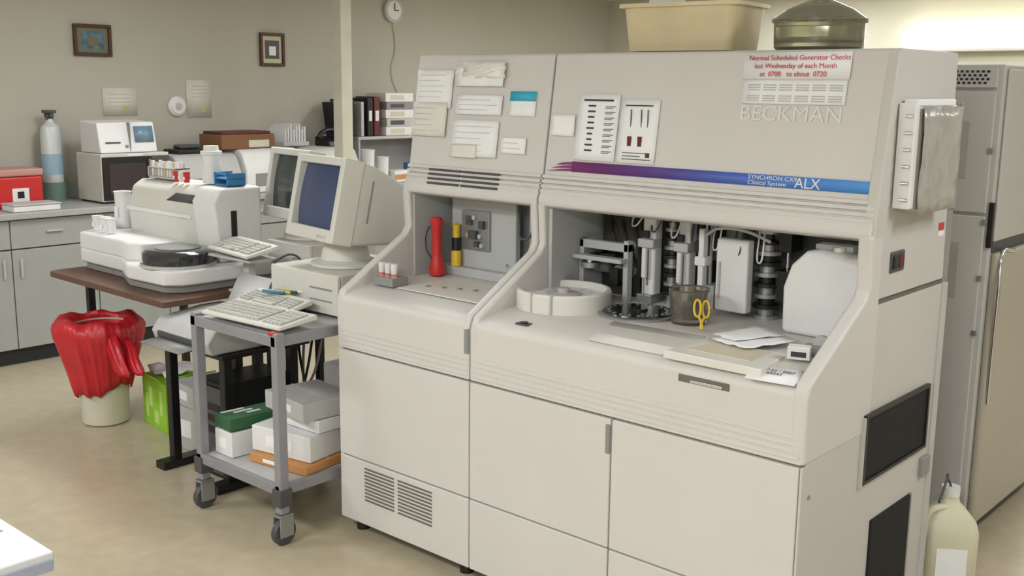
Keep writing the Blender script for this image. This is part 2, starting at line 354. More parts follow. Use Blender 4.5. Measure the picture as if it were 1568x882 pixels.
boxes(A,'crane_beams',[((-1.13,-.92),(.50,.53),(1.11,1.14)),((-1.13,-1.11),(.5,.7),(zD,1.14)),((-.94,-.92),(.5,.53),(zD,1.15)),((-1.13,-.95),(.56,.60),(1.02,1.045)),((-1.13,-.92),(.46,.5),(1.075,1.09))],M_inner,.003)
cyl(A,'crane_motor',(-1.03,.53,1.04),.028,.05,M_dgrey);cyl(A,'crane_motor_b',(-.97,.52,1.03),.03,.045,M_metal,ax='y')
cyl(A,'crane_gear',(-1.08,.50,1.045),.035,.018,M_metal);cyl(A,'crane_knob',(-1.08,.50,1.063),.015,.02,M_chrome)
boxes(A,'crane_black_block',[((-.99,-.955),(.49,.54),(.99,1.05)),((-1.10,-1.07),(.52,.58),(1.05,1.09)),((-1.05,-1.0),(.58,.64),(.98,1.02))],M_black,.003)
sheet(A,'smoked_panel',[(-1.10,.60,zD),(-.935,.60,zD),(-.935,.60,1.23),(-1.10,.60,1.23)],M_smoke,.006)
boxes(A,'smoked_panel_parts',[((-1.09,-1.06),(.63,.68),(.98,1.2)),((-1.03,-1.01),(.63,.68),(1.0,1.15)),((-.99,-.96),(.63,.68),(1.1,1.2))],M_lgrey)
DX,DY=-.775,.365
lathe(A,'reagent_disc',(DX,DY,zD),[(0,0.006),(.118,.006),(.118,.0),(.112,.014),(.03,.016),(.03,.022),(0,.022)],mat('disc_gloss',(40,40,40),.12),56)
lathe(A,'reagent_disc_rim',(DX,DY,zD),[(.116,0),(.132,0),(.132,.008),(.116,.010)],M_metal,56,cap=False)
boxes(A,'disc_slots',[((DX+.095*math.cos(a)-.005,DX+.095*math.cos(a)+.005),(DY+.095*math.sin(a)-.005,DY+.095*math.sin(a)+.005),(zD+.013,zD+.017)) for a in [i*math.pi/10 for i in range(20)]],M_metal)
def probe(x,y,w,tag):
    box(A,tag+'_column',(x-w/2,x+w/2),(y,y+.05),(zD+.02,1.25),M_white,.01)
    box(A,tag+'_block',(x-w/2-.006,x+w/2+.006),(y-.02,y+.03),(1.13,1.16),M_lgrey,.005)
    box(A,tag+'_slot',(x-.004,x+.004),(y-.002,y+.001),(1.0,1.12),M_grey,0)
    box(A,tag+'_cap',(x-w*.3,x+w*.3),(y-.025,y-.015),(1.165,1.19),M_black,.002)
    cyl(A,tag+'_body',(x,y-.02,1.03),.010,.10,M_white);cyl(A,tag+'_needle',(x,y-.02,.96),.002,.08,M_metal)
    box(A,tag+'_foot',(x-w/2-.005,x+w/2+.005),(y-.02,y+.055),(zD,zD+.03),M_metal)
probe(-.872,.55,.052,'probe_a');probe(-.732,.55,.045,'probe_b')
def tower(x,y,r_,tag,n=8):
    for k in range(n):
        h=.31/n;lathe(A,tag+'_%d'%k,(x,y,zD+k*h),[(r_,0),(r_,h*.35),(r_*.62,h*.4),(r_*.62,h*.95)],M_black if k%2 else M_metal,24)
tower(-.805,.60,.028,'syringe_tower',10);tower(-.453,.61,.042,'wash_tower',9)
for i,x in enumerate((-.91,-.835,-.775,-.70,-.68,-.40)): cyl(A,'guide_rod_%d'%i,(x,.64,zD),.006,.31,M_chrome if i%2 else M_lgrey)
boxes(A,'arm_c',[((-.645,-.625),(.50,.53),(1.02,1.22)),((-.655,-.615),(.495,.54),(1.10,1.13))],M_white,.004);cyl(A,'arm_c_needle',(-.635,.515,.955),.002,.08,M_metal);box(A,'arm_c_black',(-.66,-.64),(.50,.53),(1.14,1.18),M_black)
boxes(A,'mech_blocks',[((-.85,-.82),(.66,.72),(1.0,1.05)),((-.71,-.66),(.64,.7),(1.16,1.25)),((-.70,-.64),(.66,.72),(1.02,1.09)),((-.66,-.5),(.66,.72),(1.215,1.25)),((-.83,-.76),(.60,.66),(1.20,1.25)),((-.70,-.66),(.58,.62),(.96,1.0)),((-.42,-.36),(.60,.68),(1.0,1.1)),((-.43,-.37),(.60,.68),(1.16,1.24))],M_black,.003)
boxes(A,'mech_plates',[((-.70,-.60),(.70,.73),(zD,1.2)),((-.68,-.64),(.60,.66),(zD,1.02))],M_inner,.003)
for i in range(7): tube(A,'tubing_%d'%i,[(-.95+.08*i,.58,1.25),(-.92+.08*i,.53,1.2-.012*i),(-.88+.075*i,.54,1.245)],.003,M_dgrey if i%2 else M_white)
for i in range(3): tube(A,'cabling_%d'%i,[(-1.08+.05*i,.62,1.25),(-1.04+.05*i,.58,1.15),(-.98+.03*i,.60,1.05),(-.95,.62,.95)],.004,M_black)
box(A,'white_inner_door',(-.59,-.475),(.52,.56),(zD+.02,1.195),M_white,.008)
box(A,'white_inner_door_grip',(-.578,-.570),(.515,.52),(1.0,1.12),M_lgrey)
tube(A,'hose_arc',[(-.62,.5,1.20),(-.54,.46,1.235),(-.46,.48,1.23),(-.40,.52,1.20)],.005,M_lgrey)
prism(A,'white_housing',[(-.315,zD),(-.318,1.08),(-.295,1.15),(-.25,1.195),(-.20,1.205),(-.045,1.20),(-.045,zD)],'y',.45,.735,M_white,.018)
lathe(A,'mixer_cup',(-.59,.375,zD),[(.055,0),(.058,.02),(.066,.105),(.062,.11),(.057,.105),(.05,.02),(0,.015)],M_clear)
lathe(A,'mixer_cup_core',(-.59,.375,zD),[(.022,.016),(.022,.06),(.008,.07),(.008,.09),(0,.09)],M_dgrey)
cyl(A,'sample_cup',(-.075,.42,zD),.022,.10,M_lgrey,.03)
box(A,'latch_bracket',(-.16,-.05),(.33,.38),(1.225,1.24),M_grey,.003)
cyl(A,'lock_knob',(-.09,.33,1.225),.02,.012,M_chrome)
sheet(A,'deck_seam_plate',[(-.72,.03,zD-.018),(-.46,.03,zD-.018),(-.44,.23,zD+.003),(-.76,.21,zD+.003)],M_deck,.004)
prism(A,'deck_tray_lid',[(-.435,.0),(-.13,.0),(-.16,.20),(-.40,.20)],'z',zD-.018,zD+.006,M_deck,.004)
prism(A,'deck_tray_inset',[(-.39,.05),(-.19,.05),(-.20,.18),(-.37,.18)],'z',zD+.005,zD+.009,mat('tray_inset',(207,199,176),.4),.002)
box(A,'tray_slot',(-.38,-.22),(-.003,.012),(.868,.888),M_gap,.002);box(A,'tray_chrome',(-.34,-.24),(-.006,.0),(.870,.878),M_chrome,.001)
boxes(A,'deck_marks',[((-1.02,-.97),(.04,.07),(.920,.926)),],M_dgrey)
cyl(A,'deck_button',(-.995,.055,.922),.012,.008,M_black)
# loose items on deck
p=root('paper_sheets',(-.29,.25,zD+.012),-18)
sheet(p,'sheet_a',[(-.07,-.10,0),(.07,-.10,.002),(.08,.10,.004),(-.07,.10,.006)],M_paper,.001,5,.005);sheet(p,'sheet_b',[(-.11,-.06,.004),(.0,-.08,.008),(.03,.09,.012),(-.09,.10,.016)],M_paper,.001,5,.004)
p=root('scissors',(-.485,.28,zD+.010));p.rotation_euler=(math.radians(-25),0,math.radians(35))
for s in (-1,1):
    pts=[(s*.013+math.cos(a)*.010,s*.005,.064+math.sin(a)*.026) for a in [k*math.pi/5 for k in range(11)]]
    tube(p,'handle_%d'%s,pts,.0036,M_yel);tube(p,'shank_%d'%s,[(s*.010,s*.005,.040),(0,0,.02),(-s*.003,0,.0)],.004,M_yel)
p=root('index_card',(-.10,.035,.932),8);sheet(p,'card',[(-.075,-.045,-.012),(.06,-.045,-.012),(.06,.04,.009),(-.075,.04,.009)],M_paper,.001)
text(p,'card_text','10 / 23 / 2007\nISE 64243',(-.055,.008,.004),(13,0,0),.017,M_ink,.0002)
p=root('small_carton',(-.11,.17,zD+.008),20);box(p,'carton',(-.03,.03),(-.02,.02),(0,.035),M_white,.002);box(p,'carton_print',(-.02,.02),(-.0215,-.02),(.008,.022),M_ink,0)
p=root('tape_dispenser',(-.09,.26,zD+.002),15);box(p,'body',(-.045,.04),(-.02,.02),(0,.03),M_grey,.006);cyl(p,'roll',(0,-.01,.035),.022,.02,M_lgrey,ax='y')
p=root('flashlight',(-1.745,.40,zD+.006))
lathe(p,'body',(0,0,0),[(.030,0),(.032,.03),(.022,.06),(.019,.08),(.019,.17),(.024,.19),(.026,.21),(.018,.222),(0,.222)],M_redp);tube(p,'lanyard',[(-.01,.0,.2),(-.05,0,.17),(-.06,0,.1),(-.02,-.01,.06)],.002,M_black)
p=root('flashlight',(-1.715,.475,zD+.037));lathe(p,'body',(0,0,0),[(.020,0),(.020,.05),(.014,.07),(.014,.15),(.017,.16),(0,.165)],M_yel);cyl(p,'band',(0,0,.06),.018,.05,M_black)
p=root('vial_rack',(-1.735,.15,zD));box(p,'tray',(-.05,.055),(-.04,.04),(0,.032),M_grey,.004)
for i in range(3):
    lathe(p,'vial_%d'%i,(-.032+i*.033,-.01,.032),[(.012,0),(.012,.03),(.013,.032),(.013,.05),(0,.05)],M_white,20);cyl(p,'vial_band_%d'%i,(-.032+i*.033,-.01,.034),.0124,.012,mat('pale_red',(200,120,110),.5),seg=20)
# tub on top
p=root('plastic_tub',(-.76,.60,1.775),6)
rloft(p,'tub_shell',[(.004,.185,.11),(.14,.200,.125),(.14,.215,.14),(.152,.215,.14),(.152,.195,.12),(.02,.175,.10)],M_tub,.3)
boxes(p,'tub_contents',[((-.15,.0),(-.06,.06),(.025,.10)),((.04,.14),(-.05,.05),(.025,.13))],mat('pale_teal_pack',(190,200,180),.6),.01)
box(p,'lid_handle',(-.12,-.03),(-.09,.0),(.12,.185),M_white,.01)
p=root('glass_desiccator',(-.322,.60,1.775))
lathe(p,'dome',(0,0,0),[(.12,.0),(.130,.01),(.133,.08),(.139,.083),(.139,.093),(.128,.10),(.10,.12),(.055,.14),(.03,.15),(.026,.165),(0,.168)],M_glass,56)
lathe(p,'knob',(0,0,.166),[(.02,0),(.030,.012),(.02,.03),(0,.034)],M_glass);cyl(p,'ceramic_plate',(0,0,.03),.11,.008,M_lgrey)
# binder in pocket
p=root('binder_holder')
box(p,'pocket',(.006,.06),(.455,.73),(1.335,1.625),M_foil,.012)
box(p,'spine',(.008,.056),(.425,.455),(1.345,1.63),M_white,.004);box(p,'paper_block',(.012,.052),(.45,.725),(1.60,1.64),M_paper,.003)
for k in range(6): cyl(p,'ring_%d'%k,(.03,.422,1.37+k*.045),.005,.02,M_chrome,ax='x',seg=12)
sheet(p,'clear_cover',[(.066,.455,1.33),(.066,.735,1.33),(.066,.735,1.62),(.066,.455,1.62)],M_foil,.002,7,.006)
box(p,'cover_edge',(.062,.068),(.728,.745),(1.325,1.63),M_grey,.002)
# ---------------------------------------------------------------- freezer right
F=root('upright_freezer',(-.055,1.47,0))
box(F,'front_body',(-.95,0),(0,.85),(.06,1.755),M_frid,.008)
box(F,'base',(-.93,-.02),(.02,.83),(0,.06),M_dgrey)
box(F,'side_upper_panel',(.0,.012),(.02,.83),(1.14,1.74),M_frid,.006)
box(F,'side_lower_door',(.0,.03),(.02,.83),(.08,1.10),mat('freezer_door',(176,168,154),.45,var=.02),.012)
tube(F,'door_edge_trim',[(.034,.03,.55),(.038,.02,.8),(.038,.02,1.05),(.03,.04,1.09),(.03,.2,1.095)],.007,M_chrome)
box(F,'side_gap',(.0,.004),(.02,.83),(1.10,1.14),M_dgrey,0)
box(F,'front_top_strip',(-.93,-.02),(-.012,0),(1.675,1.745),M_lgrey,.004)
boxes(F,'front_top_perforation',[((-.30+.018*i+(.009 if j%2 else 0),-.29+.018*i+(.009 if j%2 else 0)),(-.0135,-.011),(1.688+.013*j,1.696+.013*j)) for i in range(14) for j in range(4)],M_black)
box(F,'front_door_upper',(-.93,-.02),(-.012,0),(1.24,1.665),M_frid,.005);box(F,'front_door_lower',(-.93,-.02),(-.012,0),(.1,1.23),M_frid,.005)
M_lab=mat('freezer_inset',(165,162,155),.5)
box(F,'front_label_a',(-.20,-.10),(-.014,-.012),(1.36,1.56),M_lab,0);box(F,'front_label_b',(-.20,-.10),(-.014,-.012),(.93,1.13),M_lab,0)
for z in (1.45,1.2,1.0,.8): box(F,'hinge',(-.03,-.012),(-.018,-.01),(z,z+.02),M_metal,.002)
box(F,'black_gap_strip',(-.012,.006),(-.008,.01),(1.12,1.28),M_black,.002)  # thin black strip drawn for the gap at the corner
J=root('plastic_jug',(.005,1.12,0),35)
rloft(J,'body',[(0,.08,.06),(.01,.092,.07),(.20,.093,.071),(.235,.083,.065),(.27,.055,.048),(.295,.03,.03),(.31,.026,.026),(.325,.026,.026)],M_jug,.55)
cyl(J,'cap',(0,0,.318),.03,.03,M_white);tube(J,'handle',[(-.02,-.03,.285),(-.07,-.045,.275),(-.09,-.05,.23),(-.08,-.045,.17)],.012,M_jug)
box(J,'label',(-.05,.05),(-.0725,-.071),(.05,.15),M_paper,0)
tube(J,'feed_line',[(0,0,.345),(-.03,-.05,.40),(-.05,-.12,.42),(-.09,-.19,.36)],.004,M_dgrey)
# ---------------------------------------------------------------- cart
K=root('utility_cart')
cx0,cx1,cy0,cy1=-2.43,-1.885,-.26,.62
for i,(x,y) in enumerate([(cx0,cy0),(cx1-.03,cy0),(cx0,cy1-.04),(cx1-.03,cy1-.04)]):
    box(K,'post_%d'%i,(x,x+.035),(y,y+.04),(.12,.795),M_cart,.005)
    box(K,'corner_sleeve_%d'%i,(x-.008,x+.043),(y-.008,y+.048),(.15,.215),M_dgrey,.004)
    wx,wy=x+.02,y+.02
    cyl(K,'caster_stem_%d'%i,(wx,wy,.09),.012,.05,M_metal)
    boxes(K,'caster_fork_%d'%i,[((wx-.024,wx-.018),(wy-.03,wy+.03),(.035,.115)),((wx+.018,wx+.024),(wy-.03,wy+.03),(.035,.115)),((wx-.024,wx+.024),(wy-.03,wy+.03),(.11,.118))],M_metal,.002)
    lathe(K,'caster_wheel_%d'%i,(wx-.014,wy,.05),[(.015,0),(.044,0),(.05,.006),(.05,.022),(.044,.028),(.015,.028)],M_dgrey,32,'x')
    lathe(K,'caster_hub_%d'%i,(wx-.016,wy,.05),[(0,0),(.02,0),(.02,.032),(0,.032)],M_lgrey,24,'x')
for nm,z in (('top',.745),('bottom',.19)):
    boxes(K,nm+'_rails',[((cx0,cx1),(cy0,cy0+.02),(z,z+.04)),((cx0,cx1),(cy1-.02,cy1),(z,z+.04)),((cx0,cx0+.02),(cy0,cy1),(z,z+.04)),((cx1-.02,cx1),(cy0,cy1),(z,z+.04))],M_cart,.003)
    box(K,nm+'_shelf',(cx0+.02,cx1-.02),(cy0+.02,cy1-.02),(z+.01,z+.035),M_lgrey,.002)
box(K,'red_tab',(cx1-.04,cx1-.015),(cy0-.002,cy0+.03),(.786,.798),M_redp,.002)
def desktop(name,loc,rz,w=.42,d=.42,h=.15):
    p=root(name,loc,rz);box(p,'case',(-w/2,w/2),(0,d),(.008,h),M_cream2,.006);box(p,'front_bezel',(-w/2,w/2),(-.02,0),(.008,h),M_cream,.006)
    boxes(p,'drive_slots',[((w*.1,w*.42),(-.022,-.019),(h*.62,h*.66)),((w*.1,w*.42),(-.022,-.019),(h*.35,h*.38))],M_grey)
    boxes(p,'vents',[((-w*.42,-w*.05),(-.022,-.019),(.02+k*.012,.024+k*.012)) for k in range(3)],M_grey)
    boxes(p,'feet',[((-w/2+.02,-w/2+.05),(.02,.05),(0,.01)),((w/2-.05,w/2-.02),(.02,.05),(0,.01)),((-w/2+.02,-w/2+.05),(d-.05,d-.02),(0,.01)),((w/2-.05,w/2-.02),(d-.05,d-.02),(0,.01))],M_black);return p
def crt(name,loc,rz,tilt,scr,w=.41,h=.35,lift=.06):
    p=root(name,loc,rz)
    t=root('tilt_head',(0,0,lift));t.rotation_euler=(math.radians(-tilt),0,0);t.parent=p
    bz=.032
    boxes(t,'bezel',[((-w/2,-w/2+bz),(0,.09),(0,h)),((w/2-bz,w/2),(0,.09),(0,h)),((-w/2+bz,w/2-bz),(0,.09),(h-bz,h)),((-w/2+bz,w/2-bz),(0,.09),(0,bz*1.6))],M_cream,.006)
    loft(t,'rear_housing',[(.085,-w/2+.004,w/2-.004,.004,h-.004),(.15,-w/2+.01,w/2-.01,.01,h-.01),(.30,-w/2+.05,w/2-.05,.03,h-.05),(.40,-w/2+.07,w/2-.07,.05,h-.08)],M_cream,.015)
    bm=bmesh.new();N=8;g=[[bm.verts.new(((-w/2+bz)+(w-2*bz)*i/N,.035-.02*(1-((2*i/N-1)**2+(2*j/N-1)**2)/2),bz*1.6+(h-2.6*bz)*j/N)) for j in range(N+1)] for i in range(N+1)]
    for i in range(N):
        for j in range(N): bm.faces.new([g[i][j],g[i+1][j],g[i+1][j+1],g[i][j+1]])
    link(t,'screen',fin(bm,'s'),scr,0,True)
    boxes(t,'buttons',[((w/2-.12+.025*k,w/2-.105+.025*k),(-.003,.002),(.015,.025)) for k in range(3)],M_lgrey)
    boxes(t,'side_vents',[((w/2-.012,w/2-.008),(.12+.02*k,.128+.02*k),(h*.3,h*.8)) for k in range(2)],M_grey)
    lathe(p,'swivel_base',(0,.17,0),[(.14,0),(.14,.012),(.10,.025),(.085,lift-.03),(.08,lift-.01),(0,lift)],M_cream);return p
desktop('desktop_computer',(-2.165,.10,.786),0,.42,.44,.165)
crt('crt_monitor',(-2.185,.12,.953),-10,12,M_screen,.385,.33,.115)
def keyboard(name,loc,rz,rx=4,w=.46,d=.18):
    p=root(name,loc,rz,math.radians(rx))
    prism(p,'body',[(-d/2,0),(d/2,0),(d/2,.022),(-d/2,.014)],'x',-w/2,w/2,M_cream,.005)
    Ks=[]
    for rI in range(5):
        for c in range(20):
            if c in (14,): continue
            x=-w/2+.015+c*(w-.03)/20;y=-d/2+.02+rI*(d-.045)/5
            if rI==0 and 4<=c<=9: 
                continue
            z=.014+.008*(y+d/2)/d
            Ks.append(((x+.001,x+(w-.03)/20-.002),(y+.001,y+(d-.045)/5-.003),(z-.002,z+.008)))
    Ks.append(((-w/2+.1,-w/2+.23),(-d/2+.021,-d/2+.043),(.012,.023)))
    boxes(p,'keys',Ks,mat('key_caps',(180,179,170),.5),.0015);return p
keyboard('keyboard',(-2.13,-.155,.805),3)
keyboard('keyboard',(-2.24,-.01,.818),-3,12,.36,.13)
p=root('marker_pens',(-2.30,.02,.853),20)
for i in range(4): cyl(p,'pen_%d'%i,(-.02+.02*i,-.02+.012*i,.008),.006,.1,[M_blue,M_yel,M_green,M_white][i],ax='x',seg=12)
def carton(name,x,y,z,rz,m,bev=.004,extra=None):
    w,d,h=extra
    p=root(name,(x,y,z),rz);box(p,'box',(-w/2,w/2),(-d/2,d/2),(0,h),m,bev);box(p,'flap_line',(-w/2-.001,w/2+.001),(-.004,.004),(h-.001,h+.001),M_lgrey,0);box(p,'label',(-w*.25,w*.2),(-d/2-.0015,-d/2),(h*.3,h*.7),M_paper,0);return p
carton('printer_paper_box',-2.07,-.02,.227,8,M_orange,extra=(.30,.26,.035))
carton('white_carton',-2.09,.0,.264,10,M_white,extra=(.30,.24,.10))
carton('white_carton',-2.05,.05,.367,2,M_white,extra=(.24,.20,.05));carton('grey_carton',-2.07,.03,.420,-6,M_lgrey,extra=(.28,.24,.07))
carton('white_carton',-2.325,-.08,.227,-2,M_white,extra=(.12,.24,.10))
p=root('glove_box',(-2.325,-.08,.334),-4);box(p,'box',(-.06,.06),(-.12,.12),(0,.05),M_green,.004)
boxes(p,'print',[((-.05+.03*i,-.035+.03*i),(-.1+.04*i,.0+.02*i),(.05,.0515)) for i in range(3)],M_white)
carton('grey_carton',-2.1,.40,.227,0,M_lgrey,extra=(.36,.28,.30))
# ---------------------------------------------------------------- brown table, stand
T=root('lab_table')
prism(T,'top',[(-3.97,-.06),(-3.94,-.10),(-2.87,-.12),(-2.87,.68),(-3.97,.68)],'z',.722,.75,M_brown,.004)
boxes(T,'legs',[((-3.955,-3.92),(.08,.115),(0,.722)),((-3.955,-3.92),(.60,.635),(0,.722)),((-3.0,-2.96),(.40,.44),(0,.722)),((-3.93,-2.96),(.34,.36),(.67,.722)),((-3.955,-3.92),(.08,.635),(.67,.722))],M_black,.003)
S_=root('printer_stand')
boxes(S_,'frame',[((-2.945,-2.905),(-.08,-.04),(0.02,.56)),((-2.96,-2.89),(-.14,.33),(0,.035)),((-2.53,-2.49),(-.08,-.04),(0.02,.56)),((-2.545,-2.475),(-.14,.33),(0,.035)),((-2.95,-2.47),(-.1,.34),(.56,.58)),((-2.945,-2.905),(.25,.29),(.02,.56)),((-2.53,-2.49),(.25,.29),(.02,.56))],M_black,.004)
p=root('inkjet_printer',(-2.71,.04,.581),0)
prism(p,'body',[(-.17,0),(-.19,.05),(-.15,.10),(.05,.125),(.16,.125),(.16,0)],'x',-.215,.215,M_lgrey,.01)
box(p,'paper_slot',(-.16,.16),(-.193,-.17),(.03,.055),M_dgrey);sheet(p,'out_tray',[(-.15,-.28,.02),(.15,-.28,.02),(.15,-.17,.03),(-.15,-.17,.03)],M_grey,.004)
sheet(p,'paper_feed',[(-.12,.12,.12),(.12,.12,.12),(.12,.20,.26),(-.12,.20,.26)],M_white,.003)
boxes(p,'panel_buttons',[((.10+.03*k,.12+.03*k),(-.13,-.11),(.10,.108)) for k in range(3)],M_green)
p=root('computer_tower',(-2.70,.1,.0));box(p,'case',(-.1,.12),(-.12,.22),(.0,.42),M_black,.006);box(p,'bezel',(-.09,.11),(-.13,-.12),(.02,.4),M_dgrey,.003)
boxes(p,'drive_bays',[((-.07,.09),(-.133,-.13),(.3-.05*k,.33-.05*k)) for k in range(3)],M_black,.001)
p=root('power_cables');
for i in range(4): tube(p,'cable_%d'%i,[(-2.5-.05*i,.45,.72),(-2.46-.04*i,.36,.45+.05*i),(-2.55+.03*i,.33,.25),(-2.5,.40,.02)],.006,M_black if i%2 else M_grey)
S2=root('computer_desk');box(S2,'top',(-2.865,-2.455),(.36,.95),(.72,.75),M_brown,.003);boxes(S2,'legs',[((-2.85,-2.82),(.90,.93),(0,.72)),((-2.49,-2.46),(.90,.93),(0,.72)),((-2.85,-2.82),(.38,.41),(0,.72)),((-2.49,-2.46),(.38,.41),(0,.72))],M_black,.002)
desktop('desktop_computer',(-2.86,.545,.752),0,.32,.38,.19)
crt('crt_monitor',(-2.945,.55,.944),-8,10,M_screen2,.37,.33,.10)
keyboard('keyboard',(-2.80,.24,.945),-8,10,.38,.16)
p=root('keyboard_arm_stand',(-2.80,.24,.752));box(p,'plate',(-.17,.15),(-.07,.07),(.155,.167),M_lgrey,.003);box(p,'post',(-.02,.02),(.01,.05),(.0,.155),M_lgrey);box(p,'foot',(-.08,.08),(-.03,.09),(0,.012),M_lgrey)
tube(p,'cable',[(.15,.05,.15),(.2,.12,.18),(.22,.18,.1)],.005,M_dgrey)
# benchtop analyzer
Z=.75
Q=root('benchtop_analyzer')
FP=[(-3.95,.10),(-3.92,.05),(-3.50,.04),(-3.38,-.01),(-3.30,-.04),(-3.02,-.03),(-2.96,.03),(-2.95,.12),(-2.95,.50),(-3.95,.50)]
prism(Q,'base',FP,'z',Z+.035,Z+.105,M_white,.012)
prism(Q,'plinth',[(x*1.0+(.02 if x<-3.5 else -.02),y+.02 if y<.3 else y) for x,y in FP],'z',Z+.001,Z+.035,M_grey,.004)
prism(Q,'left_deck',[(-3.95,.10),(-3.92,.05),(-3.50,.04),(-3.40,.02),(-3.335,.05),(-3.31,.14),(-3.31,.50),(-3.95,.50)],'z',Z+.10,Z+.185,M_white,.012)
lathe(Q,'carousel_lid',(-3.13,.12,Z+.105),[(.155,0),(.16,.01),(.158,.06),(.145,.072),(.12,.076),(0,.078)],mat('dark_tinted_lid',(46,48,50),.12,coat=.5),48)
lathe(Q,'lid_ring',(-3.13,.12,Z+.105),[(.158,0),(.168,.0),(.168,.012),(.158,.014)],M_lgrey,48,cap=False)
lathe(Q,'lid_inner_disc',(-3.13,.12,Z+.182),[(.10,0),(.10,.004),(0,.005)],M_grey,40)
prism(Q,'upper_block',[(.27,Z+.105),(.25,Z+.30),(.28,Z+.41),(.33,Z+.44),(.50,Z+.44),(.50,Z+.105)],'x',-3.80,-3.06,M_cream,.015)
prism(Q,'upper_side_panel',[(.27,Z+.105),(.24,Z+.38),(.28,Z+.445),(.50,Z+.445),(.50,Z+.105)],'x',-3.20,-3.02,M_white,.015)
sheet(Q,'dark_strip',[(-3.46,.268,Z+.36),(-3.22,.268,Z+.36),(-3.22,.276,Z+.40),(-3.38,.276,Z+.40)],M_dgrey,.008)
box(Q,'lip',(-3.80,-3.22),(.243,.26),(Z+.29,Z+.31),M_white,.004)
box(Q,'slot',(-3.022,-3.016),(.33,.36),(Z+.22,Z+.34),M_black,.002)
def cup(name,x,y,z,r,h,m=M_white):
    p=root(name,(x,y,z));lathe(p,'cup',(0,0,0),[(r*.8,0),(r,h),(r*1.08,h),(r*1.08,h+.004),(r*.92,h),(r*.72,.006),(0,.006)],m,28);box(p,'label',(-r*.4,r*.4),(-r*.98,-r*.9),(h*.3,h*.6),M_paper,0);return p
ZZ=Z+.187
cup('stack_of_cups',-3.90,.28,ZZ,.042,.18);cup('stack_of_cups',-3.86,.38,ZZ,.042,.17)
for x,y in ((-3.88,.13),(-3.80,.13),(-3.73,.12)): cup('specimen_cup',x,y,ZZ,.026,.07)
ZT=Z+.448
p=root('test_tube_rack',(-3.62,.38,ZT));boxes(p,'rack',[((-.13,.13),(-.04,.04),(.0,.01)),((-.13,.13),(-.04,.04),(.05,.056)),((-.13,-.12),(-.04,.04),(0,.056)),((.12,.13),(-.04,.04),(0,.056))],M_lgrey,.001)
for i in range(9):
    for j in (-.02,.02): cyl(p,'tube',(-.108+i*.027,j,.01),.008,.065+.01*random.random(),mat('tube_tan',(205,185,160),.5) if (i+j*50)%3<1 else M_white,seg=12)
p=root('test_tube_rack',(-3.11,.39,ZT),-8);boxes(p,'rack',[((-.07,.07),(-.045,.045),(.0,.008)),((-.07,.07),(-.045,.045),(.03,.036)),((-.07,-.06),(-.045,.045),(0,.06)),((.06,.07),(-.045,.045),(0,.06)),((-.07,.07),(-.045,-.037),(.05,.06))],M_blue,.001)
p=root('reagent_bottle',(-3.27,.40,ZT));lathe(p,'body',(0,0,0),[(.042,0),(.045,.005),(.045,.11),(.04,.13),(.05,.135),(.05,.15),(.036,.152),(.034,.175),(0,.175)],M_white)
for i in range(3): cup('specimen_cup',-3.45+.045*i,.32,ZT,.016,.045,M_white if i%2 else M_redp)
# under table stuff
p=root('waste_bin',(-3.74,.04,0))
lathe(p,'bin',(0,0,0),[(.0,0.004),(.105,.004),(.11,.01),(.135,.50),(.13,.50),(.10,.02),(0,.02)],M_tan)
bm=bmesh.new();N=200;R=[]
prof=[(.124,.15),(.134,.155),(.146,.20),(.156,.25),(.168,.30),(.181,.35),(.194,.40),(.205,.44),(.210,.475),(.202,.505),(.18,.53),(.155,.535),(.135,.51),(.115,.45),(.10,.30),(.085,.12)]
NP=len(prof)
for k,(rr,z) in enumerate(prof):
    ring=[]
    for i in range(N):
        a=2*math.pi*i/N
        h=max(0,1-k/11)
        wv=1+(.012+.018*h)*math.sin(a*10+.9*math.sin(a*2)+k*.10)+(.010+.012*h)*math.sin(a*19+1.3+k*.14)+(.006+.006*h)*math.sin(a*37+k*.35)
        wv*=1-.24*max(0,math.cos(a-math.radians(155)))**6
        wv*=1+.10*max(0,math.cos(a-math.radians(225)))**2*(1-h)
        z2=z+(h**2*(.05*max(0,math.cos(a-math.radians(20)))+.016*math.sin(a*4+1)+.007*math.sin(a*13)) + (.010*math.sin(a*6+k) if 7<k<12 else 0))
        rq=rr*wv if k<12 else rr
        ring.append(bm.verts.new((rq*math.cos(a),rq*math.sin(a),z2)))
    R.append(ring)
for k in range(NP-1):
    for i in range(N): bm.faces.new([R[k][i],R[k][(i+1)%N],R[k+1][(i+1)%N],R[k+1][i]])
link(p,'red_liner',fin(bm,'liner'),M_redbag,0,True)
def tail(name,pts,rads):
    bm=bmesh.new();R=[];n=28
    for k,(q,rd) in enumerate(zip(pts,rads)):
        ring=[]
        for i in range(n):
            a=2*math.pi*i/n;w=1+.16*math.sin(a*5+k*.4)+.08*math.sin(a*9-k)
            ring.append(bm.verts.new((q[0]+rd*w*math.cos(a),q[1]+rd*.55*w*math.sin(a),q[2])))
        R.append(ring)
    for k in range(len(R)-1):
        for i in range(n): bm.faces.new([R[k][i],R[k][(i+1)%n],R[k+1][(i+1)%n],R[k+1][i]])
    bm.faces.new(R[0]);bm.faces.new(R[-1]);link(p,name,fin(bm,name),M_redbag,0,True)
tail('liner_tail_a',[(.12,-.03,.50),(.17,-.04,.47),(.22,-.05,.42),(.26,-.05,.36),(.29,-.05,.32),(.30,-.05,.30)],[.03,.045,.05,.05,.055,.045])
tail('liner_tail_b',[(.16,.03,.46),(.24,.02,.42),(.30,.0,.37),(.35,-.01,.33),(.37,-.01,.31)],[.03,.04,.04,.045,.03])
p=root('green_carton',(-3.45,.27,0),-8);box(p,'box',(-.14,.14),(-.12,.13),(0,.25),M_lime,.003)
